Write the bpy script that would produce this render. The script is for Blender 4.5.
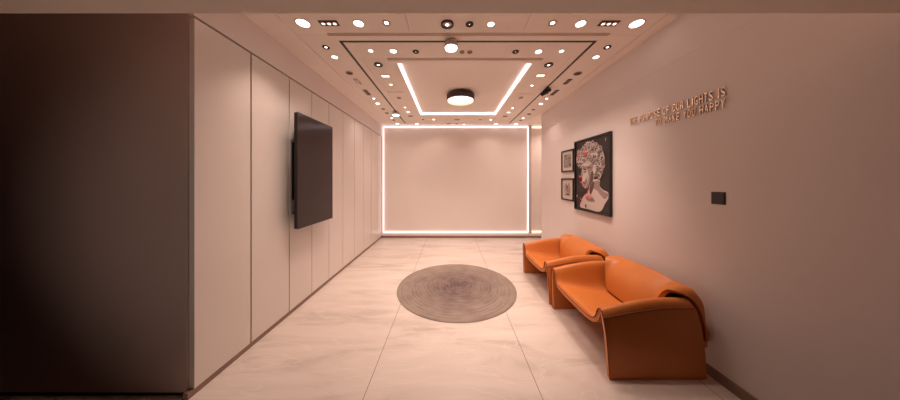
import bpy, bmesh, math, random
from mathutils import Vector, Matrix
from math import pi, sin, cos, radians as R

S = bpy.context.scene
for o in list(bpy.data.objects):
    bpy.data.objects.remove(o)
COL = S.collection

# ------------------------------------------------------------------ camera
CH = 1.5                      # eye height
F = 225.0                     # focal length in pixels of a 900 px wide frame
cam_d = bpy.data.cameras.new('camera')
cam_d.sensor_fit = 'HORIZONTAL'
cam_d.sensor_width = 36.0
cam_d.lens = 36.0 * F / 900.0
cam_d.shift_y = -20.0 / 900.0
cam_d.clip_start = 0.02
cam = bpy.data.objects.new('camera', cam_d)
COL.objects.link(cam)
cam.location = (0, 0, CH)
cam.rotation_euler = (pi / 2, 0, 0)
S.camera = cam

# ------------------------------------------------------------------ world, exposure
w = bpy.data.worlds.new('world')
S.world = w
w.use_nodes = True
w.node_tree.nodes['Background'].inputs[0].default_value = (0.02, 0.012, 0.01, 1)
w.node_tree.nodes['Background'].inputs[1].default_value = 0.3
S.view_settings.view_transform = 'Standard'
S.view_settings.look = 'None'
S.view_settings.gamma = 1.0
S.view_settings.use_curve_mapping = False
S.view_settings.exposure = 0.33
S.cycles.use_denoising = True
S.cycles.max_bounces = 10
S.cycles.diffuse_bounces = 6
S.cycles.sample_clamp_indirect = 4.0
S.cycles.caustics_reflective = False
S.cycles.caustics_refractive = False

WARM = (1.0, 0.75, 0.62)      # the room's pinkish downlights
PINK = (1.0, 0.80, 0.77)      # the paler strips
SPOT_W = 1.85                  # overall multiplier on the spots
STRIP = 1.7                   # strip brightness


# ------------------------------------------------------------------ materials
def mat(name, col, rough=0.6, metal=0.0, spec=0.5, noise=None, bump=None, coat=0.0, emit=None):
    m = bpy.data.materials.new(name)
    m.use_nodes = True
    nt = m.node_tree
    b = nt.nodes['Principled BSDF']
    b.inputs['Base Color'].default_value = (*col, 1)
    b.inputs['Roughness'].default_value = rough
    b.inputs['Metallic'].default_value = metal
    b.inputs['Specular IOR Level'].default_value = spec
    b.inputs['Coat Weight'].default_value = coat
    b.inputs['Coat Roughness'].default_value = 0.15
    if emit:
        b.inputs['Emission Color'].default_value = (*emit[0], 1)
        b.inputs['Emission Strength'].default_value = emit[1]
    tc = nt.nodes.new('ShaderNodeTexCoord')
    if noise:
        n = nt.nodes.new('ShaderNodeTexNoise')
        n.inputs['Scale'].default_value = noise[0]
        n.inputs['Detail'].default_value = 6
        nt.links.new(tc.outputs['Object'], n.inputs['Vector'])
        r = nt.nodes.new('ShaderNodeValToRGB')
        k = noise[1]
        r.color_ramp.elements[0].position = 0.3
        r.color_ramp.elements[1].position = 0.7
        r.color_ramp.elements[0].color = (*[max(0, c * (1 - k)) for c in col], 1)
        r.color_ramp.elements[1].color = (*[min(1, c * (1 + k)) for c in col], 1)
        nt.links.new(n.outputs['Fac'], r.inputs['Fac'])
        nt.links.new(r.outputs['Color'], b.inputs['Base Color'])
    if bump:
        n2 = nt.nodes.new('ShaderNodeTexNoise')
        n2.inputs['Scale'].default_value = bump[0]
        n2.inputs['Detail'].default_value = 3
        nt.links.new(tc.outputs['Object'], n2.inputs['Vector'])
        bp = nt.nodes.new('ShaderNodeBump')
        bp.inputs['Strength'].default_value = bump[1]
        bp.inputs['Distance'].default_value = 0.002
        nt.links.new(n2.outputs['Fac'], bp.inputs['Height'])
        nt.links.new(bp.outputs['Normal'], b.inputs['Normal'])
    return m


def emitter(name, col, strength):
    m = bpy.data.materials.new(name)
    m.use_nodes = True
    nt = m.node_tree
    nt.nodes.remove(nt.nodes['Principled BSDF'])
    e = nt.nodes.new('ShaderNodeEmission')
    e.inputs[0].default_value = (*col, 1)
    e.inputs[1].default_value = strength
    nt.links.new(e.outputs[0], nt.nodes['Material Output'].inputs[0])
    return m


M = {}
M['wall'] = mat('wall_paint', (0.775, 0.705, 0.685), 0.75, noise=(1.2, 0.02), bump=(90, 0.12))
M['foyer_dark'] = mat('foyer_light_absorber', (0.05, 0.04, 0.038), 0.8)  # unseen foyer surfaces made near black to keep bounced light off the near wall
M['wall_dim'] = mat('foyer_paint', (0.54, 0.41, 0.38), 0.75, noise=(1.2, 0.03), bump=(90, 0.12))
M['back'] = mat('back_panel_paint', (0.88, 0.81, 0.77), 0.7, noise=(1.0, 0.015))
M['ceiling'] = mat('ceiling_paint', (0.93, 0.85, 0.785), 0.8, noise=(0.8, 0.015))
M['lacquer'] = mat('lacquered_panel', (0.75, 0.69, 0.65), 0.32, spec=0.45, noise=(1.0, 0.012))
M['gap'] = mat('panel_shadow_gap', (0.15, 0.085, 0.065), 0.7)
M['bronze'] = mat('bronze_skirting', (0.27, 0.17, 0.135), 0.45, noise=(6, 0.08))
M['darkbase'] = mat('black_skirting', (0.02, 0.013, 0.012), 0.5)
M['black'] = mat('black_satin', (0.012, 0.009, 0.009), 0.4)
M['blackmetal'] = mat('black_metal', (0.02, 0.014, 0.013), 0.35, metal=0.5)
M['screen'] = mat('screen_glass', (0.016, 0.007, 0.008), 0.12, spec=0.5)
M['trimwhite'] = mat('white_trim', (0.62, 0.50, 0.45), 0.5)
M['greytrim'] = mat('taupe_trim', (0.26, 0.17, 0.14), 0.5)
M['bronzelamp'] = mat('dark_bronze', (0.055, 0.030, 0.026), 0.4, metal=0.3)
M['reflector'] = mat('reflector', (0.8, 0.7, 0.62), 0.25, metal=0.6)
M['alu'] = mat('aluminium_edge', (0.5, 0.43, 0.40), 0.4, metal=0.5)
M['leather'] = mat('orange_leather', (0.60, 0.19, 0.042), 0.40, spec=0.4, noise=(5, 0.05), bump=(260, 0.35))
M['piping'] = mat('leather_piping', (0.20, 0.045, 0.014), 0.5)
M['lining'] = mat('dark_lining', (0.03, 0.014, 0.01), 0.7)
M['mat_board'] = mat('mat_board', (0.62, 0.52, 0.48), 0.7)
M['gold'] = mat('gold_mirror', (0.90, 0.66, 0.48), 0.25, metal=0.75)
M['switch'] = mat('black_switch', (0.016, 0.011, 0.011), 0.3, bump=(40, 0.1))
M['lens_hot'] = emitter('downlight_lens', (1.0, 0.90, 0.85), 6.0)
M['lens_warm'] = emitter('warm_lens', (1.0, 0.70, 0.50), 2.0)
M['lens_dim'] = emitter('small_lens', (1.0, 0.80, 0.74), 3.5)
M['strip'] = emitter('led_strip', PINK, STRIP)
M['strip_cove'] = emitter('cove_led_strip', (1.0, 0.82, 0.83), 3.4)
M['strip_warm'] = emitter('warm_led_strip', (1.0, 0.78, 0.60), 1.6)
M['diffuser'] = emitter('lamp_diffuser', (1.0, 0.84, 0.72), 4.0)
M['inner_wall_glow'] = mat('lamp_inner_ring', (0.85, 0.55, 0.36), 0.4, emit=((1.0, 0.5, 0.25), 0.12))  # amber tint and faint emission stand in for lamplight on the drum's inside


def floor_material():
    m = bpy.data.materials.new('veined_marble_tiles')
    m.use_nodes = True
    nt = m.node_tree
    N, L = nt.nodes, nt.links
    b = N['Principled BSDF']
    tc = N.new('ShaderNodeTexCoord')
    mp = N.new('ShaderNodeMapping')
    mp.inputs['Rotation'].default_value = (0, 0, R(-38))
    mp.inputs['Scale'].default_value = (0.45, 2.0, 1)
    L.new(tc.outputs['Object'], mp.inputs['Vector'])
    n1 = N.new('ShaderNodeTexNoise')
    n1.inputs['Scale'].default_value = 1.7
    n1.inputs['Detail'].default_value = 9
    n1.inputs['Roughness'].default_value = 0.62
    n1.inputs['Distortion'].default_value = 1.3
    L.new(mp.outputs[0], n1.inputs['Vector'])
    r1 = N.new('ShaderNodeValToRGB')
    e = r1.color_ramp.elements
    e[0].position = 0.30
    e[0].color = (0.53, 0.44, 0.39, 1)
    e[1].position = 0.66
    e[1].color = (0.76, 0.67, 0.61, 1)
    x = r1.color_ramp.elements.new(0.47)
    x.color = (0.69, 0.60, 0.545, 1)
    L.new(n1.outputs['Fac'], r1.inputs['Fac'])
    # thin pale veins
    n2 = N.new('ShaderNodeTexNoise')
    n2.inputs['Scale'].default_value = 1.1
    n2.inputs['Detail'].default_value = 7
    n2.inputs['Distortion'].default_value = 2.4
    L.new(mp.outputs[0], n2.inputs['Vector'])
    r2 = N.new('ShaderNodeValToRGB')
    r2.color_ramp.elements[0].position = 0.488
    r2.color_ramp.elements[0].color = (0, 0, 0, 1)
    r2.color_ramp.elements[1].position = 0.512
    r2.color_ramp.elements[1].color = (0, 0, 0, 1)
    q = r2.color_ramp.elements.new(0.5)
    q.color = (0.38, 0.38, 0.38, 1)
    L.new(n2.outputs['Fac'], r2.inputs['Fac'])
    mx = N.new('ShaderNodeMixRGB')
    mx.inputs['Color2'].default_value = (0.86, 0.78, 0.72, 1)
    L.new(r2.outputs['Color'], mx.inputs['Fac'])
    L.new(r1.outputs['Color'], mx.inputs['Color1'])
    # tile joints
    sx = N.new('ShaderNodeSeparateXYZ')
    L.new(tc.outputs['Object'], sx.inputs[0])

    def joint(out, off, size, half):
        a = N.new('ShaderNodeMath'); a.operation = 'SUBTRACT'; a.inputs[1].default_value = off
        L.new(out, a.inputs[0])
        d = N.new('ShaderNodeMath'); d.operation = 'DIVIDE'; d.inputs[1].default_value = size
        L.new(a.outputs[0], d.inputs[0])
        fr = N.new('ShaderNodeMath'); fr.operation = 'PINGPONG'; fr.inputs[1].default_value = 0.5
        L.new(d.outputs[0], fr.inputs[0])
        lt = N.new('ShaderNodeMath'); lt.operation = 'LESS_THAN'; lt.inputs[1].default_value = half / size
        L.new(fr.outputs[0], lt.inputs[0])
        return lt
    j1 = joint(sx.outputs['X'], -0.595, 1.23, 0.0022)
    j2 = joint(sx.outputs['Y'], 3.617, 2.46, 0.002)
    mxx = N.new('ShaderNodeMath'); mxx.operation = 'MAXIMUM'
    L.new(j1.outputs[0], mxx.inputs[0])
    hf = N.new('ShaderNodeMath'); hf.operation = 'MULTIPLY'; hf.inputs[1].default_value = 0.35
    L.new(j2.outputs[0], hf.inputs[0])
    L.new(hf.outputs[0], mxx.inputs[1])
    m2 = N.new('ShaderNodeMixRGB')
    m2.inputs['Color2'].default_value = (0.16, 0.10, 0.08, 1)
    L.new(mxx.outputs[0], m2.inputs['Fac'])
    L.new(mx.outputs[0], m2.inputs['Color1'])
    L.new(m2.outputs[0], b.inputs['Base Color'])
    b.inputs['Roughness'].default_value = 0.33
    b.inputs['Specular IOR Level'].default_value = 0.45
    return m


def rug_material():
    m = bpy.data.materials.new('taupe_spiral_rug')
    m.use_nodes = True
    nt = m.node_tree
    N, L = nt.nodes, nt.links
    b = N['Principled BSDF']
    b.inputs['Roughness'].default_value = 0.95
    b.inputs['Specular IOR Level'].default_value = 0.1
    tc = N.new('ShaderNodeTexCoord')
    ln = N.new('ShaderNodeVectorMath'); ln.operation = 'LENGTH'
    L.new(tc.outputs['Object'], ln.inputs[0])
    # broken rings: noise sampled along (angle, radius)
    sp = N.new('ShaderNodeSeparateXYZ'); L.new(tc.outputs['Object'], sp.inputs[0])
    at = N.new('ShaderNodeMath'); at.operation = 'ARCTAN2'
    L.new(sp.outputs['Y'], at.inputs[0]); L.new(sp.outputs['X'], at.inputs[1])
    cb = N.new('ShaderNodeCombineXYZ')
    s1 = N.new('ShaderNodeMath'); s1.operation = 'MULTIPLY'; s1.inputs[1].default_value = 1.3
    L.new(at.outputs[0], s1.inputs[0])
    s2 = N.new('ShaderNodeMath'); s2.operation = 'MULTIPLY'; s2.inputs[1].default_value = 26.0
    L.new(ln.outputs['Value'], s2.inputs[0])
    L.new(s1.outputs[0], cb.inputs[0]); L.new(s2.outputs[0], cb.inputs[1])
    n = N.new('ShaderNodeTexNoise'); n.inputs['Scale'].default_value = 1.6; n.inputs['Detail'].default_value = 4
    L.new(cb.outputs[0], n.inputs['Vector'])
    n2 = N.new('ShaderNodeTexNoise'); n2.inputs['Scale'].default_value = 5.0; n2.inputs['Detail'].default_value = 5
    L.new(tc.outputs['Object'], n2.inputs['Vector'])
    # ring lines
    rg = N.new('ShaderNodeMath'); rg.operation = 'MULTIPLY'; rg.inputs[1].default_value = 2 * pi / 0.045
    L.new(ln.outputs['Value'], rg.inputs[0])
    sn = N.new('ShaderNodeMath'); sn.operation = 'SINE'; L.new(rg.outputs[0], sn.inputs[0])
    # centre to rim gradient
    mr = N.new('ShaderNodeMapRange')
    mr.inputs['From Min'].default_value = 0.0; mr.inputs['From Max'].default_value = 0.75
    mr.inputs['To Min'].default_value = 0.0; mr.inputs['To Max'].default_value = 0.78
    L.new(ln.outputs['Value'], mr.inputs['Value'])
    a1 = N.new('ShaderNodeMath'); a1.operation = 'MULTIPLY_ADD'; a1.inputs[1].default_value = 1.1
    L.new(n.outputs['Fac'], a1.inputs[0]); L.new(mr.outputs[0], a1.inputs[2])
    a2 = N.new('ShaderNodeMath'); a2.operation = 'MULTIPLY_ADD'; a2.inputs[1].default_value = 0.95
    L.new(n2.outputs['Fac'], a2.inputs[0]); L.new(a1.outputs[0], a2.inputs[2])
    a3 = N.new('ShaderNodeMath'); a3.operation = 'MULTIPLY_ADD'; a3.inputs[1].default_value = 0.05
    L.new(sn.outputs[0], a3.inputs[0]); L.new(a2.outputs[0], a3.inputs[2])
    r = N.new('ShaderNodeValToRGB')
    r.color_ramp.elements[0].position = 0.44
    r.color_ramp.elements[0].color = (0.105, 0.066, 0.073, 1)
    r.color_ramp.elements[1].position = 1.0
    r.color_ramp.elements[1].color = (0.33, 0.265, 0.225, 1)
    a4 = N.new('ShaderNodeMath'); a4.operation = 'MULTIPLY'; a4.inputs[1].default_value = .52
    L.new(a3.outputs[0], a4.inputs[0]); L.new(a4.outputs[0], r.inputs['Fac'])
    L.new(r.outputs['Color'], b.inputs['Base Color'])
    bp = N.new('ShaderNodeBump'); bp.inputs['Strength'].default_value = 0.5; bp.inputs['Distance'].default_value = 0.006
    L.new(a3.outputs[0], bp.inputs['Height'])
    L.new(bp.outputs['Normal'], b.inputs['Normal'])
    return m


def print_material(name, c0, c1, scale):
    m = bpy.data.materials.new(name)
    m.use_nodes = True
    N, L = m.node_tree.nodes, m.node_tree.links
    b = N['Principled BSDF']; b.inputs['Roughness'].default_value = 0.6
    tc = N.new('ShaderNodeTexCoord')
    n = N.new('ShaderNodeTexNoise'); n.inputs['Scale'].default_value = scale; n.inputs['Detail'].default_value = 6
    L.new(tc.outputs['Object'], n.inputs['Vector'])
    r = N.new('ShaderNodeValToRGB')
    r.color_ramp.elements[0].position = 0.42; r.color_ramp.elements[0].color = (*c0, 1)
    r.color_ramp.elements[1].position = 0.58; r.color_ramp.elements[1].color = (*c1, 1)
    L.new(n.outputs['Fac'], r.inputs['Fac'])
    L.new(r.outputs['Color'], b.inputs['Base Color'])
    return m


M['floor'] = floor_material()
M['rug'] = rug_material()


# ------------------------------------------------------------------ mesh helpers
def bx(bm, x0, x1, y0, y1, z0, z1, mi=0):
    vs = [bm.verts.new((x, y, z)) for x in (x0, x1) for y in (y0, y1) for z in (z0, z1)]
    for f in ((0, 1, 3, 2), (4, 6, 7, 5), (0, 4, 5, 1), (2, 3, 7, 6), (0, 2, 6, 4), (1, 5, 7, 3)):
        fc = bm.faces.new([vs[i] for i in f])
        fc.material_index = mi
    return vs


def lathe(bm, prof, n=28, c=(0, 0, 0), mi=0):
    """revolve (r, z) profile about the z axis; r = 0 closes with a point"""
    rings = []
    for r, z in prof:
        if r < 1e-6:
            rings.append([bm.verts.new((c[0], c[1], c[2] + z))])
        else:
            rings.append([bm.verts.new((c[0] + r * cos(2 * pi * k / n), c[1] + r * sin(2 * pi * k / n), c[2] + z)) for k in range(n)])
    for a, b in zip(rings[:-1], rings[1:]):
        for k in range(n):
            k2 = (k + 1) % n
            if len(a) == 1 and len(b) == 1:
                continue
            if len(a) == 1:
                f = bm.faces.new((a[0], b[k], b[k2]))
            elif len(b) == 1:
                f = bm.faces.new((a[k], b[0], a[k2]))
            else:
                f = bm.faces.new((a[k], b[k], b[k2], a[k2]))
            f.material_index = mi


def tube(bm, pts, r, n=8):
    pts = [Vector(p) for p in pts]
    rings = []
    for i, p in enumerate(pts):
        t = (pts[min(i + 1, len(pts) - 1)] - pts[max(i - 1, 0)]).normalized()
        up = Vector((0, 0, 1)) if abs(t.z) < 0.9 else Vector((1, 0, 0))
        a = t.cross(up).normalized()
        b = t.cross(a)
        rings.append([bm.verts.new(p + a * r * cos(2 * pi * k / n) + b * r * sin(2 * pi * k / n)) for k in range(n)])
    for a, b in zip(rings[:-1], rings[1:]):
        for k in range(n):
            bm.faces.new((a[k], a[(k + 1) % n], b[(k + 1) % n], b[k]))
    bm.faces.new(rings[0][::-1])
    bm.faces.new(rings[-1])


def obj(name, bm, m, parent=None, smooth=None, loc=None, bevel=0):
    bmesh.ops.recalc_face_normals(bm, faces=bm.faces[:])
    me = bpy.data.meshes.new(name)
    bm.to_mesh(me)
    bm.free()
    for mm in (m if isinstance(m, (list, tuple)) else [m]):
        me.materials.append(mm)
    if smooth is not None:
        for p in me.polygons:
            p.use_smooth = True
        me.set_sharp_from_angle(angle=R(smooth))
    o = bpy.data.objects.new(name, me)
    COL.objects.link(o)
    if parent:
        o.parent = parent
    if loc:
        o.location = loc
    if bevel:
        md = o.modifiers.new('edge', 'BEVEL')
        md.width = bevel
        md.segments = 2
    return o


def box(name, x0, x1, y0, y1, z0, z1, m, parent=None, bevel=0):
    bm = bmesh.new()
    c = ((x0 + x1) / 2, (y0 + y1) / 2, z0) if parent is None else (0, 0, 0)
    bx(bm, x0 - c[0], x1 - c[0], y0 - c[1], y1 - c[1], z0 - c[2], z1 - c[2])
    return obj(name, bm, m, parent, loc=c, bevel=bevel)


def struct(o):
    o['kind'] = 'structure'
    return o


def tag(o, label, cat, group=None):
    o['label'] = label
    o['category'] = cat
    if group:
        o['group'] = group
    return o


def empty(name, loc, label, cat, group=None, rz=0.0):
    o = bpy.data.objects.new(name, None)
    o.empty_display_size = 0.1
    COL.objects.link(o)
    o.location = loc
    o.rotation_euler = (0, 0, rz)
    return tag(o, label, cat, group)


# ------------------------------------------------------------------ room shell
XL, XR = -1.78, 2.0           # wall faces
YB = 5.88                     # back wall
ZC = CH + 1.43                # ceiling height 2.93
YW = 1.567                    # where the passage starts on the left
YR = 4.92                     # right wall ends, recess beyond
XE = 3.3                      # recess end wall

bm = bmesh.new()
bx(bm, -3.6, XE + .1, 1.2, YB + .1, -0.1, 0)
struct(obj('floor', bm, M['floor']))
box('floor', -3.6, XR + .1, -2.0, 1.2, -.1, 0, M['foyer_dark'])['kind'] = 'structure'  # foyer floor out of view, dark so that it bounces little light
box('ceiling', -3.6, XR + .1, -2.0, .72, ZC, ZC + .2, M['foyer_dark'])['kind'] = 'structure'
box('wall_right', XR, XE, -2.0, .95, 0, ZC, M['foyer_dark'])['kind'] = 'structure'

# the ceiling: one slab with cut slots, seams and a raised light cove
def ceiling():
    X0, X1, Y0, Y1 = -3.6, XE + .1, .72, YB + .1
    cove = (-.65, 1.01, 2.76, 4.96, .046)
    tx0, tx1, ty0, ty1 = -1.146, 1.516, 2.309, 5.68
    tw = .032
    g = .004
    H = [cove,
         (tx0, tx1, ty0, ty0 + tw, .03), (tx0, tx1, ty1 - tw, ty1, .012),
         (tx0, tx0 + tw, ty0, ty1, .03), (tx1 - tw, tx1, ty0, ty1, .03),
         (-1.21, 1.57, 2.185, 2.235, .05),          # air slots
         (-.745, 1.10, 2.635, 2.69, .05),
         (-1.03, -.76, 3.64, 3.675, .03), (1.13, 1.40, 3.72, 3.735, .02),
         # seams
         (1.57, 1.888, 2.215, 2.215 + g, .01), (-1.51, -1.21, 2.215, 2.215 + g, .01),
         (-1.512, -1.506, .72, 5.84, .012), (1.876, 1.884, .72, 5.84, .012),
         (-1.04, -1.04 + g, 2.62, 5.2, .008), (1.40, 1.40 + g, 2.62, 5.2, .008),
         (-1.04, -.745, 2.64, 2.64 + g, .008), (1.10, 1.40, 2.64, 2.64 + g, .008),
         (-1.04, 1.404, 5.195, 5.21, .02), (-1.1, 1.48, 5.44, 5.45, .01),
         (-.39, -.39 + g, 1.75, 2.185, .01), (.70, .70 + g, 1.75, 2.185, .01),
         (-.06, -.052, 2.4, 2.635, .012), (.62, .62 + g, 2.4, 2.635, .01),
         (-1.506, -1.146, 3.46, 3.46 + g, .01), (1.516, 1.876, 3.46, 3.46 + g, .01),
         (-1.506, 1.876, 5.76, 5.775, .02)]
    xs = sorted({X0, X1, *[h[0] for h in H], *[h[1] for h in H]})
    ys = sorted({Y0, Y1, *[h[2] for h in H], *[h[3] for h in H]})
    nx, ny = len(xs) - 1, len(ys) - 1

    def dep(i, j):
        if i < 0 or j < 0 or i >= nx or j >= ny:
            return .2
        cx, cy = (xs[i] + xs[i + 1]) / 2, (ys[j] + ys[j + 1]) / 2
        d = 0
        for h in H:
            if h[0] < cx < h[1] and h[2] < cy < h[3]:
                d = max(d, h[4])
        return d
    bm = bmesh.new()

    def quad(*p):
        bm.faces.new([bm.verts.new(q) for q in p])
    for i in range(nx):
        for j in range(ny):
            d = dep(i, j)
            z = ZC + d
            quad((xs[i], ys[j], z), (xs[i], ys[j + 1], z), (xs[i + 1], ys[j + 1], z), (xs[i + 1], ys[j], z))
            d2 = dep(i + 1, j)
            if d2 != d:
                quad((xs[i + 1], ys[j], z), (xs[i + 1], ys[j + 1], z), (xs[i + 1], ys[j + 1], ZC + d2), (xs[i + 1], ys[j], ZC + d2))
            d2 = dep(i, j + 1)
            if d2 != d:
                quad((xs[i], ys[j + 1], z), (xs[i + 1], ys[j + 1], z), (xs[i + 1], ys[j + 1], ZC + d2), (xs[i], ys[j + 1], ZC + d2))
    z = ZC + .2
    quad((X0, Y0, z), (X1, Y0, z), (X1, Y1, z), (X0, Y1, z))
    bmesh.ops.remove_doubles(bm, verts=bm.verts[:], dist=1e-5)
    return struct(obj('ceiling', bm, M['ceiling']))


ceiling()

# left side: carcass behind the lacquered doors, plain wall above, foyer wall facing the camera
box('wall_left', XL - .038, XL, YW, YB, 2.648, ZC, M['wall'])['kind'] = 'structure'
box('wall_left', XL - .35, XL - .038, YW + .12, YB, 0, ZC, M['gap'])['kind'] = 'structure'
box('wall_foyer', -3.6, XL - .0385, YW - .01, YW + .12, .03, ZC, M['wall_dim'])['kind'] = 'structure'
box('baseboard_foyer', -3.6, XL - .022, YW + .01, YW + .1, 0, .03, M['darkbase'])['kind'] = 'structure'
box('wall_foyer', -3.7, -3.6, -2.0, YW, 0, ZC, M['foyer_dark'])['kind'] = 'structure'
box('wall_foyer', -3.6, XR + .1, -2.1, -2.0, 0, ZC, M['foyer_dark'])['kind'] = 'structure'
# right wall, with the recess round its far end
box('wall_right', XR, XE, .95, YR, 0, ZC, M['wall'])['kind'] = 'structure'
box('wall_recess', XE, XE + .1, YR, YB, 0, ZC, M['wall'])['kind'] = 'structure'
box('trim_1', XR - .0025, XR, 0.2, YR, 2.553, 2.558, M['wall'])['kind'] = 'structure'
box('baseboard_right', XR - .012, XR, 0.95, YR, 0, .075, M['bronze'])['kind'] = 'structure'
# back wall
box('wall_back', XL - .35, XE + .1, YB, YB + .1, 0, ZC, M['back'])['kind'] = 'structure'
box('baseboard_back', XL, XE, YB - .06, YB, 0, .055, M['bronze'])['kind'] = 'structure'
box('trim_2', XL, XE, YB - .05, YB, .055, .115, M['back'])['kind'] = 'structure'
box('trim_3', 2.045, 2.105, YB - .05, YB, .115, ZC, M['trimwhite'])['kind'] = 'structure'
# header of the doorway the camera stands in
box('lintel', -3.6, XR, .72, .945, CH + .7, ZC, M['ceiling'])['kind'] = 'structure'
bpy.data.objects['lintel'].name = 'trim_4'

# skirting below the doors
box('baseboard_left', XL - .038, XL - .004, YW - .035, YB - .06, 0, .045, M['bronze'])['kind'] = 'structure'

# ------------------------------------------------------------------ lacquered door panels
joints = [1.567, 2.008, 2.487, 2.895, 3.304, 3.736, 4.189, 4.635, 5.08, 5.53, YB - .07]
ordn = ['first', 'second', 'third', 'fourth', 'fifth', 'sixth', 'seventh', 'eighth', 'ninth', 'tenth']
plab = {0: 'widest tall blush lacquered wall panel, next to the dark foyer wall',
        1: 'tall blush lacquered wall panel between the widest panel and the screen',
        2: 'tall blush lacquered wall panel behind the near edge of the screen',
        3: 'tall blush lacquered wall panel mostly hidden by the screen',
        4: 'tall blush lacquered wall panel just beyond the far edge of the screen',
        9: 'narrow blush lacquered wall panel touching the glowing back wall'}
for i in range(10):
    a, b = joints[i], joints[i + 1]
    g = .013 if i < 3 else .010
    bm = bmesh.new()
    bx(bm, -.036, 0, -(b - a) / 2 + (g if i else 0), (b - a) / 2 - .001, 0, 2.585)
    o = obj('wall_panel', bm, M['lacquer'], loc=(XL, (a + b) / 2, .045), bevel=.0012)
    tag(o, plab.get(i, 'tall blush lacquered wall panel, %s one counted from the dark foyer wall' % ordn[i]),
        'wall panel', 'lacquered panels along the wall with the screen')

# ------------------------------------------------------------------ LED strips
def strip_frame(name, label, x0, x1, z0, z1, wd, m, sides, y=YB, cat='light strip'):
    e = empty(name, ((x0 + x1) / 2, y, z0), label, cat)
    cx = (x0 + x1) / 2
    for s in sides:
        bm = bmesh.new()
        if s == 'l': q = (x0, x0 + wd, z0, z1)
        if s == 'r': q = (x1 - wd, x1, z0, z1)
        if s == 't': q = (x0 + wd, x1 - wd, z1 - wd, z1)
        if s == 'b': q = (x0 + wd, x1 - wd, z0, z0 + wd)
        bx(bm, q[0] - cx, q[1] - cx, -.03, -.001, q[2] - z0, q[3] - z0)
        obj('strip', bm, m, e)
    return e


strip_frame('light_strip_frame', 'glowing white light strip framing the big blank back wall',
            XL + .035, 2.045, .14, 2.89, .018, M['strip'], 'lrtb')
strip_frame('niche_light_strip', 'warm light strip edging the narrow recess right of the back wall',
            2.106, XE - .005, .14, 2.89, .03, M['strip_warm'], 'tb')
# the cove in the ceiling
e = empty('cove_light_strip', (.18, 3.86, ZC), 'glowing white light strip round the raised square in the ceiling', 'light strip')
for q in ((-.83, -.80, -1.1, 1.1), (.80, .83, -1.1, 1.1), (-.80, .80, -1.1, -1.07), (-.80, .80, 1.07, 1.1)):
    bm = bmesh.new()
    bx(bm, q[0], q[1], q[2] + (.0005 if q[2] < 0 else 0), q[3] - .0005, .029, .0445)
    obj('strip', bm, M['strip_cove'], e)

# ------------------------------------------------------------------ ceiling fixtures
def disc(name, parent, r, z, m, n=28, c=(0, 0)):
    bm = bmesh.new()
    lathe(bm, [(0, 0), (r, 0), (r, -.0015), (0, -.0015)], n, (c[0], c[1], z))
    return obj(name, bm, m, parent, smooth=40)


def ring(name, parent, r0, r1, z0, z1, m, n=28, c=(0, 0)):
    bm = bmesh.new()
    lathe(bm, [(r0, z0), (r0, z1), (r1, z1 + (.001 if z1 < z0 else 0)), (r1, z0), (r0, z0)], n, (c[0], c[1], 0))
    bmesh.ops.remove_doubles(bm, verts=bm.verts[:], dist=1e-6)
    return obj(name, bm, m, parent, smooth=40)


def spot(parent, W, size=86, blend=.8, col=WARM, z=-.03, tilt=None, rad=.03):
    d = bpy.data.lights.new('lamp_beam', 'SPOT')
    d.energy = W * SPOT_W
    d.spot_size = R(size)
    d.spot_blend = blend
    d.color = col
    d.shadow_soft_size = rad
    o = bpy.data.objects.new('lamp_beam', d)
    COL.objects.link(o)
    o.parent = parent
    o.location = (0, 0, z)
    if tilt:
        o.rotation_euler = tilt
    return o


GD = 'recessed lights scattered over the ceiling'


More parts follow.
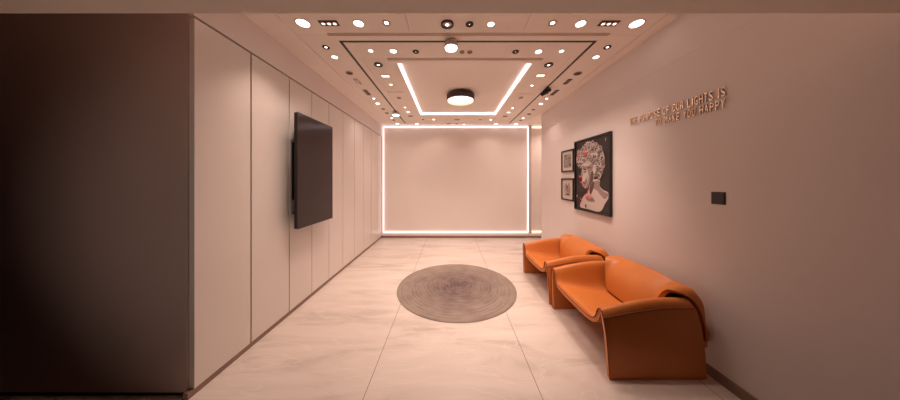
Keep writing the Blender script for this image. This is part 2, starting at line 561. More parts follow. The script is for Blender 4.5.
def fixture(px, py, kind, dpx, label, W=0, size=86):
    Y = F * 1.43 / (180 - py)
    X = (px - 450) * Y / F
    d = dpx * Y / F * (.86 if Y > 3.5 else .96)
    r = d / 2
    loc = (X, Y, ZC)
    if kind == 'disc':                       # flush, wide open, very bright
        e = empty('recessed_downlight', loc, label, 'downlight', GD)
        ring('trim', e, r, r * 1.14 + .002, 0, -.004, M['trimwhite'])
        disc('lens', e, r, -.001, M['lens_hot'])
    elif kind == 'gimbal':                   # bright tilted lamp in a wider plain ring
        e = empty('gimbal_downlight', loc, label, 'downlight', GD)
        ring('trim', e, r * .9, r, 0, -.006, M['trimwhite'])
        ring('baffle', e, r * .46, r * .9, 0, -.003, M['trimwhite'])
        disc('lens', e, r * .46, -.002, M['lens_hot'], c=(0, -r * .1))
    elif kind == 'reflector':                # dark ring, pale cone, small hot centre
        e = empty('ring_downlight', loc, label, 'downlight', GD)
        ring('trim', e, r * .74, r, 0, -.012, M['blackmetal'])
        ring('reflector', e, r * .30, r * .74, 0, -.005, M['trimwhite'])
        ring('baffle', e, r * .28, r * .36, -.005, -.009, M['black'])
        disc('lens', e, r * .28, -.006, M['lens_hot'])
    elif kind == 'dark':                     # black recess, small bulb
        e = empty('black_downlight', loc, label, 'downlight', GD)
        ring('trim', e, r * .8, r, 0, -.007, M['blackmetal'])
        ring('baffle', e, r * .13, r * .8, 0, -.004, M['black'])
        disc('lens', e, r * .13, -.003, M['lens_warm'], c=(0, 0))
    elif kind == 'eyeball':                  # black ring with a half-bright lamp
        e = empty('eyeball_downlight', loc, label, 'downlight', GD)
        ring('trim', e, r * .85, r, 0, -.008, M['blackmetal'])
        ring('baffle', e, r * .38, r * .85, 0, -.004, M['black'])
        disc('lens', e, r * .38, -.003, M['lens_dim'])
    elif kind == 'grey':                     # taupe speaker-like disc
        e = empty('ceiling_sensor', loc, label, 'ceiling sensor', 'unlit round discs in the ceiling')
        ring('trim', e, r * .7, r, 0, -.008, M['greytrim'])
        disc('cover', e, r * .7, -.003, M['bronzelamp'] if dpx > 6.4 else M['greytrim'])
    elif kind == 'triple':                   # black tray with three cells
        e = empty('triple_downlight', loc, label, 'downlight', GD)
        bm = bmesh.new(); bx(bm, -.085, .085, -.034, .034, -.005, 0)
        obj('frame', bm, M['bronzelamp'], e)
        for k in (-1, 0, 1):
            ring('reflector', e, .013, .023, -.005, -.009, M['reflector'], 16, (k * .052, 0))
            disc('lens', e, .013, -.0055, M['lens_dim'], 16, (k * .052, 0))
    elif kind == 'grille':                   # black slotted rectangle
        e = empty('linear_grille_light', loc, label, 'grille light', 'black slotted grilles in the ceiling')
        L_ = dpx
        bm = bmesh.new(); bx(bm, -.03, .03, -L_ / 2, L_ / 2, -.006, 0)
        obj('frame', bm, M['blackmetal'], e)
        bm = bmesh.new()
        n = int(L_ / .034)
        for k in range(n):
            yy = -L_ / 2 + (k + .5) * L_ / n
            bx(bm, -.021, .021, yy - .010, yy + .010, -.009, -.006)
        obj('louvre', bm, M['bronze'], e)
    elif kind == 'rect':                     # white framed rectangular lamp
        e = empty('rectangular_downlight', loc, label, 'downlight', GD)
        a, b = d / 2, d / 2 * .62
        bm = bmesh.new(); bx(bm, -a, a, -b, b, -.005, 0)
        obj('frame', bm, M['trimwhite'], e)
        bm = bmesh.new(); bx(bm, -a * .82, a * .82, -b * .75, b * .75, -.007, -.005)
        obj('lens', bm, M['lens_warm'] if dpx > 8 else M['lens_dim'], e)
    elif kind == 'slim':                     # pale slim rectangle along the room
        e = empty('slim_downlight', loc, label, 'downlight', GD)
        bm = bmesh.new(); bx(bm, -.028, .028, -.09, .09, -.005, 0)
        obj('frame', bm, M['greytrim'], e)
        bm = bmesh.new(); bx(bm, -.016, .016, -.075, .075, -.007, -.005)
        obj('lens', bm, M['reflector'], e)
    elif kind == 'vent':                     # small unlit taupe rectangle
        e = empty('flush_ceiling_plate', loc, label, 'ceiling plate', 'small unlit plates in the ceiling')
        a = d / 2
        bm = bmesh.new(); bx(bm, -a, a, -.05, .05, -.004, 0)
        obj('plate', bm, M['trimwhite'], e)
        for k in (-1, 1):
            bm = bmesh.new(); bx(bm, k * a * .45 - a * .3, k * a * .45 + a * .3, -.035, .035, -.006, -.004)
            obj('cover', bm, M['greytrim'], e)
    elif kind == 'twin':                     # taupe plate with two small lamps
        e = empty('twin_downlight', loc, label, 'downlight', GD)
        a = d / 2
        bm = bmesh.new(); bx(bm, -a, a, -a * .75, a * .75, -.005, 0)
        obj('frame', bm, M['blackmetal'], e)
        for k in (-1, 1):
            disc('lens', e, a * .3, -.0055, M['reflector'], 14, (k * a * .48, 0))
    if W:
        k = 20 if Y < 2.3 else (10 if Y < 2.7 else 12)
        size = 76 if Y < 2.3 else (86 if Y < 2.7 else 116)
        if Y < 2.7 and X < -.3:
            k, size = 6, 100
        spot(e, W * (0 if Y > 5.5 else (1.15 if Y > 3.9 else 1)) * (.55 if X > 1.65 or X < -1.1 else .85), size, tilt=(R(k), R(10) if X > 1.4 else 0, 0))
    return e


FW = 'nearest the doorway header'
FX = [
 # front band
 (303, 23, 'disc', 12.3, 'large bright oval-looking downlight in the front row, on the screen side', 26),
 (329, 23, 'triple', 0, 'black triple-cell light in the front row, above the screen side', 3),
 (358.6, 23.4, 'disc', 9.6, 'bright round downlight in the front row beside the triple-cell light, screen side', 16),
 (386.5, 23.0, 'gimbal', 9.0, 'small tilted lamp in a plain ring, front row, screen side', 5),
 (447.3, 24, 'reflector', 13.2, 'big black-ringed downlight with pale cone, middle of the front row', 12),
 (469.5, 24, 'dark', 8.2, 'small black downlight beside the big black-ringed one in the front row', 0),
 (491, 24, 'disc', 6.8, 'small bright downlight in the front row, just past the two black ones', 9),
 (552.5, 23.0, 'gimbal', 9.0, 'small tilted lamp in a plain ring, front row, chair side', 5),
 (580.6, 23.6, 'disc', 9.6, 'bright round downlight in the front row beside the triple-cell light, chair side', 16),
 (608.8, 23.2, 'triple', 0, 'black triple-cell light in the front row, above the chair side', 3),
 (636.5, 23.6, 'disc', 12.3, 'large bright oval-looking downlight in the front row, on the chair side', 26),
 # outside the track, screen side
 (326, 47, 'eyeball', 7.0, 'black-ringed downlight outside the near corner of the black track, screen side', 4),
 (334.7, 57, 'disc', 5.6, 'small bright downlight just behind the black-ringed one, screen side', 9),
 (349.4, 72.8, 'grey', 7.0, 'round taupe disc outside the black track, screen side', 0),
 (357.4, 81.4, 'slim', 0, 'pale slim rectangular light between the taupe disc and black grille', 0),
 (367, 92.4, 'grille', .22, 'black slotted grille outside the black track, screen side', 0),
 (374, 98.6, 'gimbal', 6.0, 'small lamp in a plain ring just behind the black grille, screen side', 3),
 (377.7, 103.5, 'disc', 4.2, 'bright downlight behind the ringed lamp and black grille, screen side', 9),
 (383.3, 109, 'dark', 4.0, 'tiny dark downlight along the far half of the ceiling edge, screen side', 0),
 (387, 113, 'grey', 4.6, 'small taupe disc near the white track spotlight, screen side', 0),
 (391.8, 118, 'disc', 2.6, 'tiny bright downlight just beside the far white track spotlight', 4),
 (393.8, 120, 'grey', 3.4, 'tiny taupe disc just behind the far white track spotlight', 0),
 (397.3, 123.6, 'disc', 3.6, 'small bright downlight in the far corner of the ceiling, screen side', 8),
 # outside the track, chair side
 (607.4, 47, 'eyeball', 7.0, 'black-ringed downlight outside the near corner of the black track, chair side', 4),
 (596, 57, 'disc', 5.6, 'small bright downlight just behind the black-ringed one, chair side', 9),
 (577.6, 73.4, 'grey', 8.0, 'round taupe disc outside the black track, chair side', 0),
 (567.4, 81.6, 'grille', .17, 'short black slotted grille outside the track, chair side', 0),
 (554.4, 92.6, 'grille', .22, 'longer black slotted grille beside the black track spotlight', 0),
 (546.6, 98.6, 'gimbal', 6.0, 'small lamp in a plain ring just behind the longer grille, chair side', 3),
 (540.9, 103.8, 'disc', 4.2, 'bright downlight behind the ringed lamp, above the pictures side', 9),
 (533.3, 109.6, 'dark', 4.0, 'tiny dark downlight along the far half of the ceiling edge, chair side', 0),
 (529.1, 114, 'grey', 4.8, 'small taupe disc in the far part of the ceiling, chair side', 0),
 (523.2, 118, 'disc', 2.6, 'tiny bright downlight beside the far end of the track, chair side', 4),
 (520.6, 120.2, 'grey', 3.2, 'tiny taupe disc at the far end of the ceiling, chair side', 0),
 (516, 124, 'disc', 3.6, 'small bright downlight in the far corner of the ceiling, chair side', 8),
 # between front track and cove
 (370.7, 50.6, 'disc', 4.6, 'small bright downlight inside the near track corner, screen side', 7),
 (393.3, 51, 'disc', 6.6, 'bright downlight behind the front track, beside a black one, screen side', 12),
 (415.8, 51.5, 'dark', 6.6, 'small black downlight behind the front track, screen side of the white spotlight', 0),
 (462, 51.9, 'grey', 5.0, 'taupe disc right beside the white track spotlight', 0),
 (469.8, 51.9, 'grey', 5.2, 'second taupe disc from the white track spotlight', 0),
 (515.6, 51.6, 'dark', 6.6, 'small black downlight behind the front track on the chair side', 0),
 (538.5, 51.5, 'disc', 6.6, 'bright downlight behind the front track, beside a black one, chair side', 12),
 (561.5, 51, 'disc', 4.6, 'small bright downlight inside the near track corner, chair side', 7),
 # screen side of the cove
 (378.4, 64.4, 'reflector', 8.8, 'black-ringed downlight at the near corner of the light cove, screen side', 6),
 (385.5, 75.8, 'rect', 9.5, 'glowing amber rectangular light beside the cove, screen side', 3),
 (391, 84.6, 'disc', 2.6, 'pinpoint downlight beside the cove, screen side', 3),
 (399, 97.8, 'vent', 4.5, 'small unlit taupe plate beside the cove, screen side', 0),
 (405, 107.4, 'disc', 2.2, 'pinpoint downlight near the far corner of the cove, screen side', 3),
 (408.2, 111.8, 'rect', 4.2, 'small white rectangular light near the far corner of the cove, screen side', 2),
 (410.4, 116, 'twin', 5.2, 'dark twin-lamp plate at the far corner of the cove, screen side', 0),
 # chair side of the cove
 (548.6, 64.6, 'reflector', 8.8, 'black-ringed downlight at the near corner of the light cove, chair side', 15),
 (540.6, 75.2, 'rect', 9.5, 'glowing amber rectangular light beside the cove, chair side', 10),
 (532, 85.4, 'disc', 2.6, 'pinpoint downlight beside the cove, chair side', 8),
 (521, 97.6, 'vent', 4.5, 'small unlit taupe plate beside the cove, chair side', 0),
 (512.6, 107.9, 'disc', 2.2, 'pinpoint downlight near the far corner of the cove, chair side', 3),
 (508.5, 112.2, 'rect', 4.6, 'small white rectangular light near the far corner of the cove, chair side', 2),
 (505, 116.3, 'twin', 5.0, 'dark twin-lamp plate at the far corner of the cove, chair side', 0),
 # beyond the cove
 (423, 119.4, 'dark', 2.8, 'tiny dark downlight just beyond the cove, screen side', 0),
 (433.7, 119.4, 'disc', 2.9, 'small bright downlight just beyond the cove, screen side', 4),
 (457, 119.6, 'vent', 6.0, 'unlit taupe plate just beyond the middle of the cove', 0),
 (480.3, 119.6, 'grey', 2.8, 'tiny taupe disc just beyond the cove', 0),
 (490.8, 119.6, 'disc', 2.7, 'small bright downlight just beyond the cove, chair side', 4),
 (416.9, 123.7, 'disc', 3.4, 'bright downlight in the last row before the back wall, screen side', 0),
 (448.5, 123.8, 'twin', 4.6, 'twin-lamp plate in the last row, middle of the back wall', 0),
 (456.6, 123.8, 'twin', 3.2, 'smaller twin-lamp plate in the last row before the back wall', 0),
 (464, 124.2, 'disc', 2.2, 'pinpoint downlight beside the twin-lamp plates in the last row', 0),
 (496, 124, 'disc', 3.6, 'bright downlight in the last row before the back wall, chair side', 0),
]
for f in FX:
    fixture(*f)

# added spotlight, unseen behind the camera, put in to brighten the foyer wall
e = empty('added_foyer_spotlight', (-1.2, -2.0, .95), 'small black wall spotlight in the foyer, turned to the dark wall', 'spotlight')
bm = bmesh.new()
lathe(bm, [(0, 0), (.045, 0), (.045, .015), (0, .015)], 24)
bmesh.ops.transform(bm, matrix=Matrix.Rotation(-pi / 2, 4, 'X'), verts=bm.verts[:])
obj('wall_plate', bm, M['blackmetal'], e, smooth=40)
bm = bmesh.new()
lathe(bm, [(0, 0), (.03, 0), (.035, .01), (.035, .11), (.030, .11), (.028, .09), (0, .09)], 24)
bmesh.ops.transform(bm, matrix=Matrix.Translation((0, .014, 0)) @ Matrix.Rotation(R(15), 4, 'Z') @ Matrix.Rotation(-pi / 2, 4, 'X'), verts=bm.verts[:])
obj('spotlight_head', bm, M['blackmetal'], e, smooth=40)
so = spot(e, 26, 44, 1.0, z=0, rad=.06)
so.location = (-.035, .14, 0)
so.rotation_euler = (R(95), 0, R(7.5))

e = empty('recessed_downlight', (2.75, 5.3, ZC), 'bright downlight hidden in the recess right of the back wall', 'downlight', GD)  # added out of view, only to brighten the recess
ring('trim', e, .05, .06, 0, -.004, M['trimwhite'])
disc('lens', e, .05, -.001, M['lens_dim'])
spot(e, 16, 130, .8, tilt=(R(10), R(8), 0))

# two wallwashers that draw the soft scallops on the back wall
for o in [o for o in COL.objects if o.type == 'EMPTY' and 'last row before the back wall,' in o['label'] and 'bright' in o['label']]:
    spot(o, .9, 44, .8)

# black magnetic track in its slot
e = empty('lighting_track', (.185, 3.995, ZC), 'thin black rectangular lighting track let into the ceiling', 'lighting track')
hx, hy = 1.331, 1.6855
for q in ((-hx, hx, -hy, -hy + .030), (-hx, -hx + .030, -hy + .030, hy - .03), (hx - .030, hx, -hy + .030, hy - .03)):
    bm = bmesh.new()
    bx(bm, q[0] + .001, q[1] - .001, q[2] + .001, q[3] - .001, .001, .028)
    obj('rail', bm, M['black'], e)

# white drum spotlights that hang from the track
def drum_spot(X, Y, d, label, W):
    e = empty('track_spotlight', (X, Y, ZC), label, 'spotlight', 'white drum spotlights hanging from the black track')
    r = d / 2
    bm = bmesh.new(); bx(bm, -.03, .03, -.010, .010, -.014, .002)
    obj('adapter', bm, M['black'], e)
    bm = bmesh.new()
    lathe(bm, [(0, -.014), (r * .9, -.014), (r, -.022), (r, -.068), (r * .96, -.068), (0, -.06)], 32)
    obj('housing', bm, M['trimwhite'], e, smooth=40)
    bm = bmesh.new()
    lathe(bm, [(r * .95, -.064), (r * .9, -.079), (r * .6, -.086), (0, -.088)], 32)
    obj('lens', bm, M['lens_hot'], e, smooth=60)
    spot(e, W, 90, z=-.10)


drum_spot(.012, 2.32, .132, 'white glowing drum spotlight hanging from the front of the black track', 11)
drum_spot(-1.135, 4.72, .14, 'white glowing drum spotlight on the far end of the track, screen side', 12)

e = empty('black_track_spotlight', (1.505, 3.53, ZC), 'black adjustable spotlight heads on the track beside the longer grille', 'spotlight')
bm = bmesh.new(); bx(bm, -.012, .012, -.07, .07, -.016, .001)
obj('adapter', bm, M['black'], e)
for k in (-1, 1):
    bm = bmesh.new()
    lathe(bm, [(0, .06), (.024, .06), (.028, .05), (.028, -.05), (.022, -.05), (.018, -.03), (0, -.03)], 20)
    bmesh.ops.transform(bm, matrix=Matrix.Translation((-.005, k * .045, -.052)) @ Matrix.Rotation(R(68), 4, 'Y'), verts=bm.verts[:])
    obj('spotlight_head', bm, M['black'], e, smooth=40)
    bm = bmesh.new(); bx(bm, -.003, .003, k * .045 - .004, k * .045 + .004, -.04, -.014)
    obj('bracket', bm, M['black'], e)

# ------------------------------------------------------------------ the round ceiling lamp
e = empty('round_ceiling_lamp', (.18, 3.86, ZC + .046), 'round dark bronze drum lamp in the middle of the light cove', 'ceiling lamp')
bm = bmesh.new()
lathe(bm, [(0, 0), (.12, 0), (.12, -.02), (0, -.02)], 32)
obj('canopy', bm, M['bronzelamp'], e, smooth=40)
bm = bmesh.new()
lathe(bm, [(0, -.02), (.232, -.02), (.237, -.025), (.237, -.113), (.231, -.113), (.231, -.03), (0, -.03)], 56)
drum = obj('drum', bm, M['bronzelamp'], e, smooth=40)
bm = bmesh.new()
lathe(bm, [(.230, -.04), (.230, -.122), (.222, -.122), (.222, -.04), (.230, -.04)], 56)
bmesh.ops.remove_doubles(bm, verts=bm.verts[:], dist=1e-6)
obj('inner_ring', bm, M['inner_wall_glow'], drum, smooth=40)['label'] = 'inner wall of the drum, amber lamplight put into its colour'
bm = bmesh.new()
lathe(bm, [(0, -.072), (.221, -.072), (.221, -.078), (0, -.080)], 48)
obj('diffuser', bm, M['diffuser'], drum, smooth=40)
spot(e, 26, 110, z=-.16, rad=.15, col=(1.0, .76, .62))

# ------------------------------------------------------------------ screen on the left wall
xf = -1.62
y0, y1, z0, z1 = 2.392, 3.107, CH - .5257, CH + .727
e = empty('wall_screen', (XL, (y0 + y1) / 2, z0), 'black upright flat screen hung on the lacquered wall panels', 'screen')
yh, zh = (y1 - y0) / 2, z1 - z0
def lb(name, q, m, par=e, bev=0):
    bm = bmesh.new(); bx(bm, *q)
    return obj(name, bm, m, par, bevel=bev)
D = xf - XL
lb('housing', (D - .042, D - .004, -yh + .004, yh - .004, .004, zh - .004), M['blackmetal'], bev=.004)
lb('bezel', (D - .006, D - .001, -yh, yh, 0, .010), M['black'])
lb('bezel', (D - .006, D - .001, -yh, yh, zh - .010, zh), M['black'])
lb('bezel', (D - .006, D - .001, -yh, -yh + .010, .010, zh - .010), M['black'])
lb('bezel', (D - .006, D - .001, yh - .010, yh, .010, zh - .010), M['black'])
lb('display', (D - .0045, D - .0025, -yh + .010, yh - .010, .010, zh - .010), M['screen'])
lb('wall_mount', (.0, .016, -.22, .22, .3, .95), M['blackmetal'])
lb('mount_arm', (.014, D - .04, -.20, -.16, .15, 1.1), M['blackmetal'])
lb('mount_arm', (.014, D - .04, .16, .20, .15, 1.1), M['blackmetal'])
bm = bmesh.new(); lathe(bm, [(0, 0), (.014, 0), (.014, .03), (0, .03)], 14)
bmesh.ops.transform(bm, matrix=Matrix.Translation((D - .055, -yh + .02, .16)), verts=bm.verts[:])
obj('mount_knob', bm, M['blackmetal'], e, smooth=40)

# ------------------------------------------------------------------ rug
bm = bmesh.new()
rr = .818
lathe(bm, [(0, .011), (rr * .5, .011), (rr - .012, .011), (rr - .003, .008), (rr, .004), (rr - .001, 0), (0, 0)], 96)
tag(obj('round_rug', bm, M['rug'], smooth=50, loc=(.09, 3.173, .0005)),
    'round taupe rug with faint concentric rings and a darker mottled middle', 'rug')

# ------------------------------------------------------------------ armchairs
def lerp(a, b, t):
    return a + (b - a) * t


def catmull(keys, n):
    """smooth interpolation of a list of tuples"""
    out = []
    m = len(keys) - 1
    for i in range(n + 1):
        t = i / n * m
        k = min(int(t), m - 1)
        f = t - k
        P = [keys[max(0, min(m, k + d))] for d in (-1, 0, 1, 2)]
        out.append(tuple(.5 * (2 * P[1][c] + (P[2][c] - P[0][c]) * f + (2 * P[0][c] - 5 * P[1][c] + 4 * P[2][c] - P[3][c]) * f * f
                               + (3 * P[1][c] - P[0][c] - 3 * P[2][c] + P[3][c]) * f ** 3) for c in range(len(keys[0]))))
    return out


# half profile of the folded shell: u across, z at front, z lift at back, v front, v back
HALF = [(.478, .004, .000, .012, .736), (.474, .16, .0, .004, .732), (.464, .32, .02, -.004, .720), (.450, .42, .06, -.012, .700),
        (.436, .462, .085, -.014, .670), (.412, .490, .085, -.012, .662), (.384, .486, .085, -.010, .655), (.362, .455, .080, -.008, .640),
        (.340, .405, .035, -.006, .625), (.312, .372, -.02, -.008, .61), (.26, .356, -.05, -.012, .60), (.14, .350, -.06, -.016, .60),
        (.0, .350, -.06, -.018, .60)]


def shell_point(u, zf, lift, vf, vb, t):
    # t 0 front .. 1 back, arms rise quickly then flatten
    k = sin(min(1, t * 1.25) * pi / 2)
    return lerp(vf, vb, t), u, zf + lift * k


def make_chair(Y, label):
    e = empty('leather_armchair', (1.19, Y, 0), label, 'armchair', 'orange leather armchairs along the wall of pictures')
    prof = catmull(HALF, 44)
    full = prof + [(-p[0],) + p[1:] for p in prof[-2::-1]]
    nv = 14
    bm = bmesh.new()
    g = [[bm.verts.new(shell_point(*p, j / nv)) for j in range(nv + 1)] for p in full]
    for a, b in zip(g[:-1], g[1:]):
        for j in range(nv):
            bm.faces.new((a[j], a[j + 1], b[j + 1], b[j]))
    o = shell = obj('shell', bm, M['leather'], e, smooth=80)
    # outward = up over the seat
    if o.data.polygons[len(o.data.polygons) // 2].normal.z < 0:
        o.data.flip_normals()
    s = o.modifiers.new('thick', 'SOLIDIFY'); s.thickness = .034; s.offset = -1
    b = o.modifiers.new('edge', 'BEVEL'); b.width = .011; b.segments = 3; b.limit_method = 'ANGLE'; b.angle_limit = R(50)
    # seat cushion swelling on the shell
    bm = bmesh.new()
    nu, nw = 20, 14
    top = []
    for i in range(nu + 1):
        s_ = -1 + 2 * i / nu
        row = []
        for j in range(nw + 1):
            t = j / nw
            v = lerp(.0, .56, t)
            u = s_ * .305
            base = .350 + (-.06) * sin(min(1, v / .6 * 1.25) * pi / 2)
            edge = (1 - abs(s_) ** 5) * (1 - (abs(2 * t - 1)) ** 8)
            row.append(bm.verts.new((v, u, base + .012 * abs(s_) ** 3 + .020 * edge + .001)))
        top.append(row)
    for a, b_ in zip(top[:-1], top[1:]):
        for j in range(nw):
            bm.faces.new((a[j], b_[j], b_[j + 1], a[j + 1]))
    o = obj('seat', bm, M['leather'], e, smooth=80)
    if o.data.polygons[0].normal.z < 0:
        o.data.flip_normals()
    s = o.modifiers.new('thick', 'SOLIDIFY'); s.thickness = .02; s.offset = -1
    # piping along both arm seams and down the front edges
    for sg in (1, -1):
        pts = []
        for j in range(15):
            x, u, z = shell_point(.4425, .442, .072, -.012, .675, j / 14)
            pts.append((x, sg * (u + .002), z))
        bm = bmesh.new(); tube(bm, pts, .0042)
        obj('piping', bm, M['piping'], shell, smooth=60)
    pts = []
    for p in full:
        x, u, z = shell_point(*p, 0)
        pts.append((x - .004, u, z + .001))
    bm = bmesh.new(); tube(bm, pts, .0035, 6)
    obj('front_piping', bm, M['piping'], shell, smooth=60)
    # draped backrest
    #        Lv   Lu    Lz    Uv   Uu    Uz   bulge
    BK = [(.470, .00, .330, .690, .00, .668, .045), (.475, .17, .335, .692, .17, .664, .045), (.490, .262, .372, .700, .262, .652, .040),
          (.535, .338, .600, .712, .336, .648, .018), (.600, .405, .620, .724, .400, .632, .010), (.694, .436, .562, .744, .434, .552, .004),
          (.748, .450, .42, .758, .450, .40, .002), (.758, .452, .27, .762, .460, .26, .001)]
    sm = catmull(BK, 28)
    full_b = [(p[0], -p[1], p[2], p[3], -p[4], p[5], p[6]) for p in sm[::-1]] + sm[1:]
    bm = bmesh.new()
    nr = 8
    rows = []
    for Lv, Lu, Lz, Uv, Uu, Uz, bg in full_b:
        a, b_ = Vector((Lv, Lu, Lz)), Vector((Uv, Uu, Uz))
        d = (b_ - a)
        row = []
        for j in range(nr + 1):
            t = j / nr
            p = a.lerp(b_, t)
            s_ = sin(pi * t)
            p.x -= bg * s_ * 1.0
            p.z += bg * s_ * .7
            row.append(bm.verts.new(p))
        zend = min(.27, b_.z - .03)
        for q, (dx, f_) in enumerate(((.020, .06), (.036, .22), (.040, .6), (.040, 1.0))):
            row.append(bm.verts.new((min(b_.x + dx, .762), b_.y, lerp(b_.z - .004, zend, f_))))
        rows.append(row)
    for a, b_ in zip(rows[:-1], rows[1:]):
        for j in range(nr + 4):
            bm.faces.new((a[j], a[j + 1], b_[j + 1], b_[j]))
    o = obj('backrest', bm, M['leather'], e, smooth=80)
    mid = o.data.polygons[(len(full_b) // 2) * (nr + 4) + 3]
    if mid.normal.x > 0:
        o.data.flip_normals()
    s = o.modifiers.new('thick', 'SOLIDIFY'); s.thickness = .030; s.offset = -1
    b = o.modifiers.new('edge', 'BEVEL'); b.width = .016; b.segments = 4; b.limit_method = 'ANGLE'; b.angle_limit = R(50)
    # dark lining seen through the slit between arm and backrest
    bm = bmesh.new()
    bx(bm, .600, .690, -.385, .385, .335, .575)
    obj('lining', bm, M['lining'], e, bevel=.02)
    return e


make_chair(2.165, 'nearer orange leather armchair, its broad side panel facing us')
make_chair(3.175, 'farther orange leather armchair, partly hidden behind the nearer one')

# ------------------------------------------------------------------ framed pictures on the right wall
# local frame axes: s along -Y (towards the camera), t up;  built facing -X
def frame(name, Yn, Yf, z0, z1, b, depth, label, cat, group=None):
    e = empty(name, (XR, (Yn + Yf) / 2, z0), label, cat, group)
    h, zh = (Yf - Yn) / 2, z1 - z0
    for q in ((-h, h, 0, b), (-h, h, zh - b, zh), (-h, -h + b, b, zh - b), (h - b, h, b, zh - b)):
        bm = bmesh.new(); bx(bm, -depth, -.001, *q)
        obj('frame', bm, M['black'], e, bevel=.001)
    return e, h, zh


def poly(bm, pts, x, mi, conv):
    vs = [bm.verts.new(conv(s, t, x)) for s, t in pts]
    f = bm.faces.new(vs)
    f.material_index = mi
    f.normal_update()
    if f.normal.x > 0:
        f.normal_flip()
    return f


PM = [mat('print_black', (0.022, 0.014, 0.014), 0.5), mat('print_pale', (0.60, 0.50, 0.47), 0.5), mat('print_mid', (0.30, 0.225, 0.21), 0.5),
      mat('print_dark', (0.10, 0.065, 0.06), 0.5), mat('print_red', (0.72, 0.06, 0.04), 0.5), mat('print_pink', (0.75, 0.22, 0.22), 0.5)]

e, h, zh = frame('framed_bust_print', 2.765, 3.56, CH - .455, CH + .60, .022, .038,
                 'large black-framed print of a curly-haired marble bust with red marks', 'picture')


def smoothpoly(pts, n=4):
    m = len(pts)
    out = []
    for i in range(m):
        P = [pts[(i + d) % m] for d in (-1, 0, 1, 2)]
        for k in range(n):
            f = k / n
            out.append(tuple(.5 * (2 * P[1][c] + (P[2][c] - P[0][c]) * f + (2 * P[0][c] - 5 * P[1][c] + 4 * P[2][c] - P[3][c]) * f * f
                                   + (3 * P[1][c] - P[0][c] - 3 * P[2][c] + P[3][c]) * f ** 3) for c in range(2)))
    return out


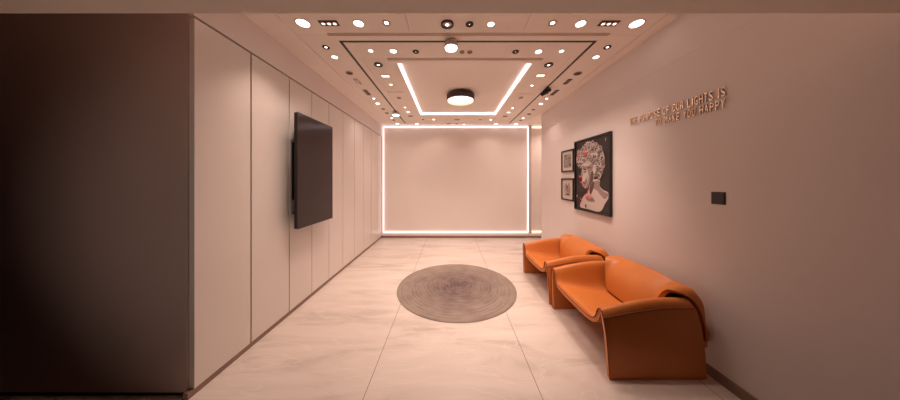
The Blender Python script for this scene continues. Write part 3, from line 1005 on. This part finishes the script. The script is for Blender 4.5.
def bust():
    rnd = random.Random(5)
    bm = bmesh.new()
    conv = lambda s, t, x: (x, h - 2 * h * s, zh * (1 - t))
    bx(bm, -.020, -.001, -h + .02, h - .02, .02, zh - .02, 0)
    X = [-.0205]

    def P(pts, mi, sm=True):
        X[0] -= .00012
        poly(bm, smoothpoly(pts) if sm else pts, X[0], mi, conv)

    def blob(s, t, a, b, ang, mi, n=12):
        X[0] -= .00002
        pts = []
        for k in range(n):
            q = 2 * pi * k / n
            x_, y_ = a * cos(q), b * sin(q)
            pts.append((s + x_ * cos(ang) - y_ * sin(ang), t + (x_ * sin(ang) + y_ * cos(ang)) * .78))
        poly(bm, pts, X[0], mi, conv)
    # shoulders and neck
    P([(.18, .955), (.22, .86), (.30, .79), (.42, .73), (.46, .66), (.48, .58), (.72, .56), (.73, .64), (.82, .69), (.93, .715), (.95, .77),
       (.86, .86), (.74, .965), (.45, .965)], 1)
    P([(.56, .60), (.72, .58), (.74, .66), (.84, .71), (.94, .74), (.86, .80), (.76, .76), (.66, .70), (.58, .68)], 2)
    P([(.50, .60), (.60, .60), (.56, .70), (.50, .76), (.46, .72)], 3)
    P([(.33, .80), (.48, .78), (.62, .84), (.52, .86), (.40, .85)], 2)
    # face
    P([(.25, .34), (.23, .42), (.205, .475), (.20, .515), (.235, .53), (.235, .56), (.25, .585), (.245, .61), (.28, .665), (.36, .685),
       (.46, .645), (.56, .58), (.62, .46), (.60, .34), (.42, .30)], 1)
    P([(.40, .40), (.60, .38), (.62, .47), (.56, .58), (.46, .645), (.36, .68), (.40, .60), (.44, .52)], 2)
    P([(.50, .48), (.58, .46), (.55, .58), (.46, .64), (.42, .66), (.48, .57)], 3)
    P([(.26, .425), (.30, .41), (.38, .42), (.37, .435), (.30, .43)], 0)          # brow and eye
    P([(.28, .45), (.35, .445), (.37, .46), (.30, .468)], 3)
    P([(.215, .43), (.25, .43), (.255, .50), (.235, .515)], 2)
    P([(.235, .60), (.30, .598), (.33, .61), (.25, .615)], 0)
    # hair mass and locks
    P([(.10, .26), (.13, .16), (.26, .10), (.45, .065), (.62, .08), (.76, .15), (.84, .25), (.86, .37), (.82, .47), (.74, .55),
       (.64, .52), (.60, .43), (.50, .36), (.38, .35), (.24, .38), (.14, .36)], 2)
    hair = [(.10, .26), (.13, .16), (.26, .10), (.45, .065), (.62, .08), (.76, .15), (.84, .25), (.86, .37), (.82, .47), (.74, .55),
            (.64, .52), (.60, .43), (.50, .36), (.38, .35), (.24, .38), (.14, .36)]

    def inside(s, t):
        c = False
        for i in range(len(hair)):
            (a, b), (d, f) = hair[i], hair[i - 1]
            if (b > t) != (f > t) and s < (d - a) * (t - b) / (f - b) + a:
                c = not c
        return c
    for i in range(330):
        s, t = rnd.uniform(.08, .88), rnd.uniform(.06, .56)
        if not inside(s, t):
            continue
        light = .80 - max(0, s - .5) * .9 - max(0, t - .3) * .6
        q = rnd.random()
        mi = 1 if q < light else (2 if q < light + .18 else 0)
        # each curl is a comma: a pale arc with a dark core
        a = rnd.uniform(.020, .042)
        g0 = rnd.uniform(0, 6.28)
        for k in range(5):
            w_ = g0 + k * .75
            blob(s + a * cos(w_), t + a * .7 * sin(w_), a * .42, a * .30, w_ + 1.57, mi, 8)
        if rnd.random() < .22:
            blob(s, t, a * .5, a * .32, g0, 0, 8)
    P([(.235, .375), (.30, .345), (.42, .335), (.50, .36), (.44, .375), (.32, .375)], 1)
    P([(.30, .52), (.36, .50), (.40, .54), (.36, .60), (.31, .58)], 1)
    P([(.255, .47), (.275, .47), (.27, .52), (.245, .53)], 2)
    P([(.30, .63), (.38, .63), (.36, .665), (.30, .655)], 2)
    P([(.62, .42), (.66, .41), (.67, .46), (.64, .49), (.615, .47)], 1)
    for s, t, a, b, g, mi in ((.40, .205, .075, .022, -.2, 4), (.145, .20, .018, .05, -.5, 4), (.215, .52, .035, .022, .4, 4),
                              (.275, .60, .045, .022, .2, 4), (.46, .73, .012, .07, .4, 4), (.40, .79, .05, .02, .3, 5), (.52, .79, .045, .032, 0, 5),
                              (.26, .85, .012, .06, -.7, 4), (.12, .80, .02, .02, 0, 2), (.40, .925, .022, .034, 0, 0), (.92, .085, .012, .03, 0, 2)):
        blob(s, t, a, b, g, mi)
    for f in bm.faces:
        pass
    me = bpy.data.meshes.new('print')
    bm.to_mesh(me); bm.free()
    for m_ in PM:
        me.materials.append(m_)
    o = bpy.data.objects.new('print', me); COL.objects.link(o); o.parent = e


bust()

ENG = [print_material('engraving_grey', (0.05, 0.05, 0.04), (0.36, 0.34, 0.28), 22), print_material('engraving_brown', (0.07, 0.035, 0.025), (0.48, 0.40, 0.34), 26)]
for k, (za, zb, lab) in enumerate(((CH + .135, CH + .505, 'upper of the two small black-framed engravings beside the bust print'),
                                   (CH - .345, CH + .028, 'lower of the two small black-framed engravings beside the bust print'))):
    e, h, zh = frame('small_framed_picture', 3.61, 4.00, za, zb, .024, .026, lab, 'picture', 'small black-framed engravings')
    bm = bmesh.new(); bx(bm, -.012, -.001, -h + .02, h - .02, .02, zh - .02)
    board = obj('mat_board', bm, M['mat_board'], e)
    bm = bmesh.new()
    if k == 0:
        bx(bm, -.0135, -.012, -h * .56, h * .56, zh * .2, zh * .8, 0)
        for q in ((-.05, .05, .08, .13), (-.035, .035, .13, .21), (-.02, .02, .21, .27)):
            bx(bm, -.0142, -.0135, *q, 1)
    else:
        bx(bm, -.0135, -.012, -h * .30, h * .30, zh * .26, zh * .70, 0)
        for q in ((-.09, .09, .085, .10), (-.085, -.07, .12, .25), (.07, .085, .12, .25), (-.06, -.03, .26, .29), (.03, .06, .26, .29), (-.02, .02, .20, .24)):
            bx(bm, -.0142, -.0135, *q, 1)
    obj('engraving', bm, [ENG[k], PM[2 if k == 0 else 3]], board)

# ------------------------------------------------------------------ wall control
e = empty('wall_thermostat', (XR, 1.675, CH - .181), 'small square black control panel alone on the right wall', 'wall control')
bm = bmesh.new(); bx(bm, -.006, 0, -.044, .044, 0, .092)
obj('back_plate', bm, M['black'], e, bevel=.002)
bm = bmesh.new(); bx(bm, -.009, -.006, -.038, .038, .006, .086)
obj('glass_face', bm, M['switch'], e, bevel=.002)

# ------------------------------------------------------------------ lettering
def letters(text, Ynear, Yfar, zb, hgt, label):
    """raised letters running from the far end towards the camera"""
    e = empty('wall_lettering', (XR, (Ynear + Yfar) / 2, zb), label, 'wall lettering')
    n = len(text)
    widths = [.62 if c == ' ' else (.55 if c == 'I' else (1.25 if c == 'M' else 1.0)) for c in text]
    tot = sum(widths)
    y = Yfar
    for c, wd in zip(text, widths):
        adv = (Yfar - Ynear) * wd / tot
        if c != ' ':
            cu = bpy.data.curves.new('letter', 'FONT')
            cu.body = c
            cu.size = 1
            cu.extrude = .06
            cu.offset = .0
            to = bpy.data.objects.new('tmp', cu)
            COL.objects.link(to)
            dg = bpy.context.evaluated_depsgraph_get()
            me = bpy.data.meshes.new_from_object(to.evaluated_get(dg))
            bpy.data.objects.remove(to)
            xs = [v.co.x for v in me.vertices]
            ys = [v.co.y for v in me.vertices]
            w0, w1, h0, h1 = min(xs), max(xs), min(ys), max(ys)
            tw = adv * (.72 if c != 'I' else .40)
            for v in me.vertices:
                s = (v.co.x - w0) / (w1 - w0)
                t = (v.co.y - h0) / (h1 - h0)
                # the text reads from far (left in view) to near
                yy = y - adv / 2 + tw / 2 - s * tw
                v.co = Vector((-.0055 + (-v.co.z) * .07, yy - (Ynear + Yfar) / 2, t * hgt))
            me.materials.clear()
            me.materials.append(M['gold'])
            bm = bmesh.new(); bm.from_mesh(me)
            bmesh.ops.recalc_face_normals(bm, faces=bm.faces[:])
            bm.to_mesh(me); bm.free()
            me.name = 'letter'
            o = bpy.data.objects.new('letter', me)
            COL.objects.link(o)
            o.parent = e
        y -= adv
    return e


letters('THE PURPOSE OF OUR LIGHTS IS', 1.624, 2.50, CH + .608, .071, 'upper longer line of gold mirrored capital letters on the right wall')
letters('TO MAKE YOU HAPPY', 1.624, 2.19, CH + .523, .066, 'lower shorter line of gold mirrored capital letters on the right wall')
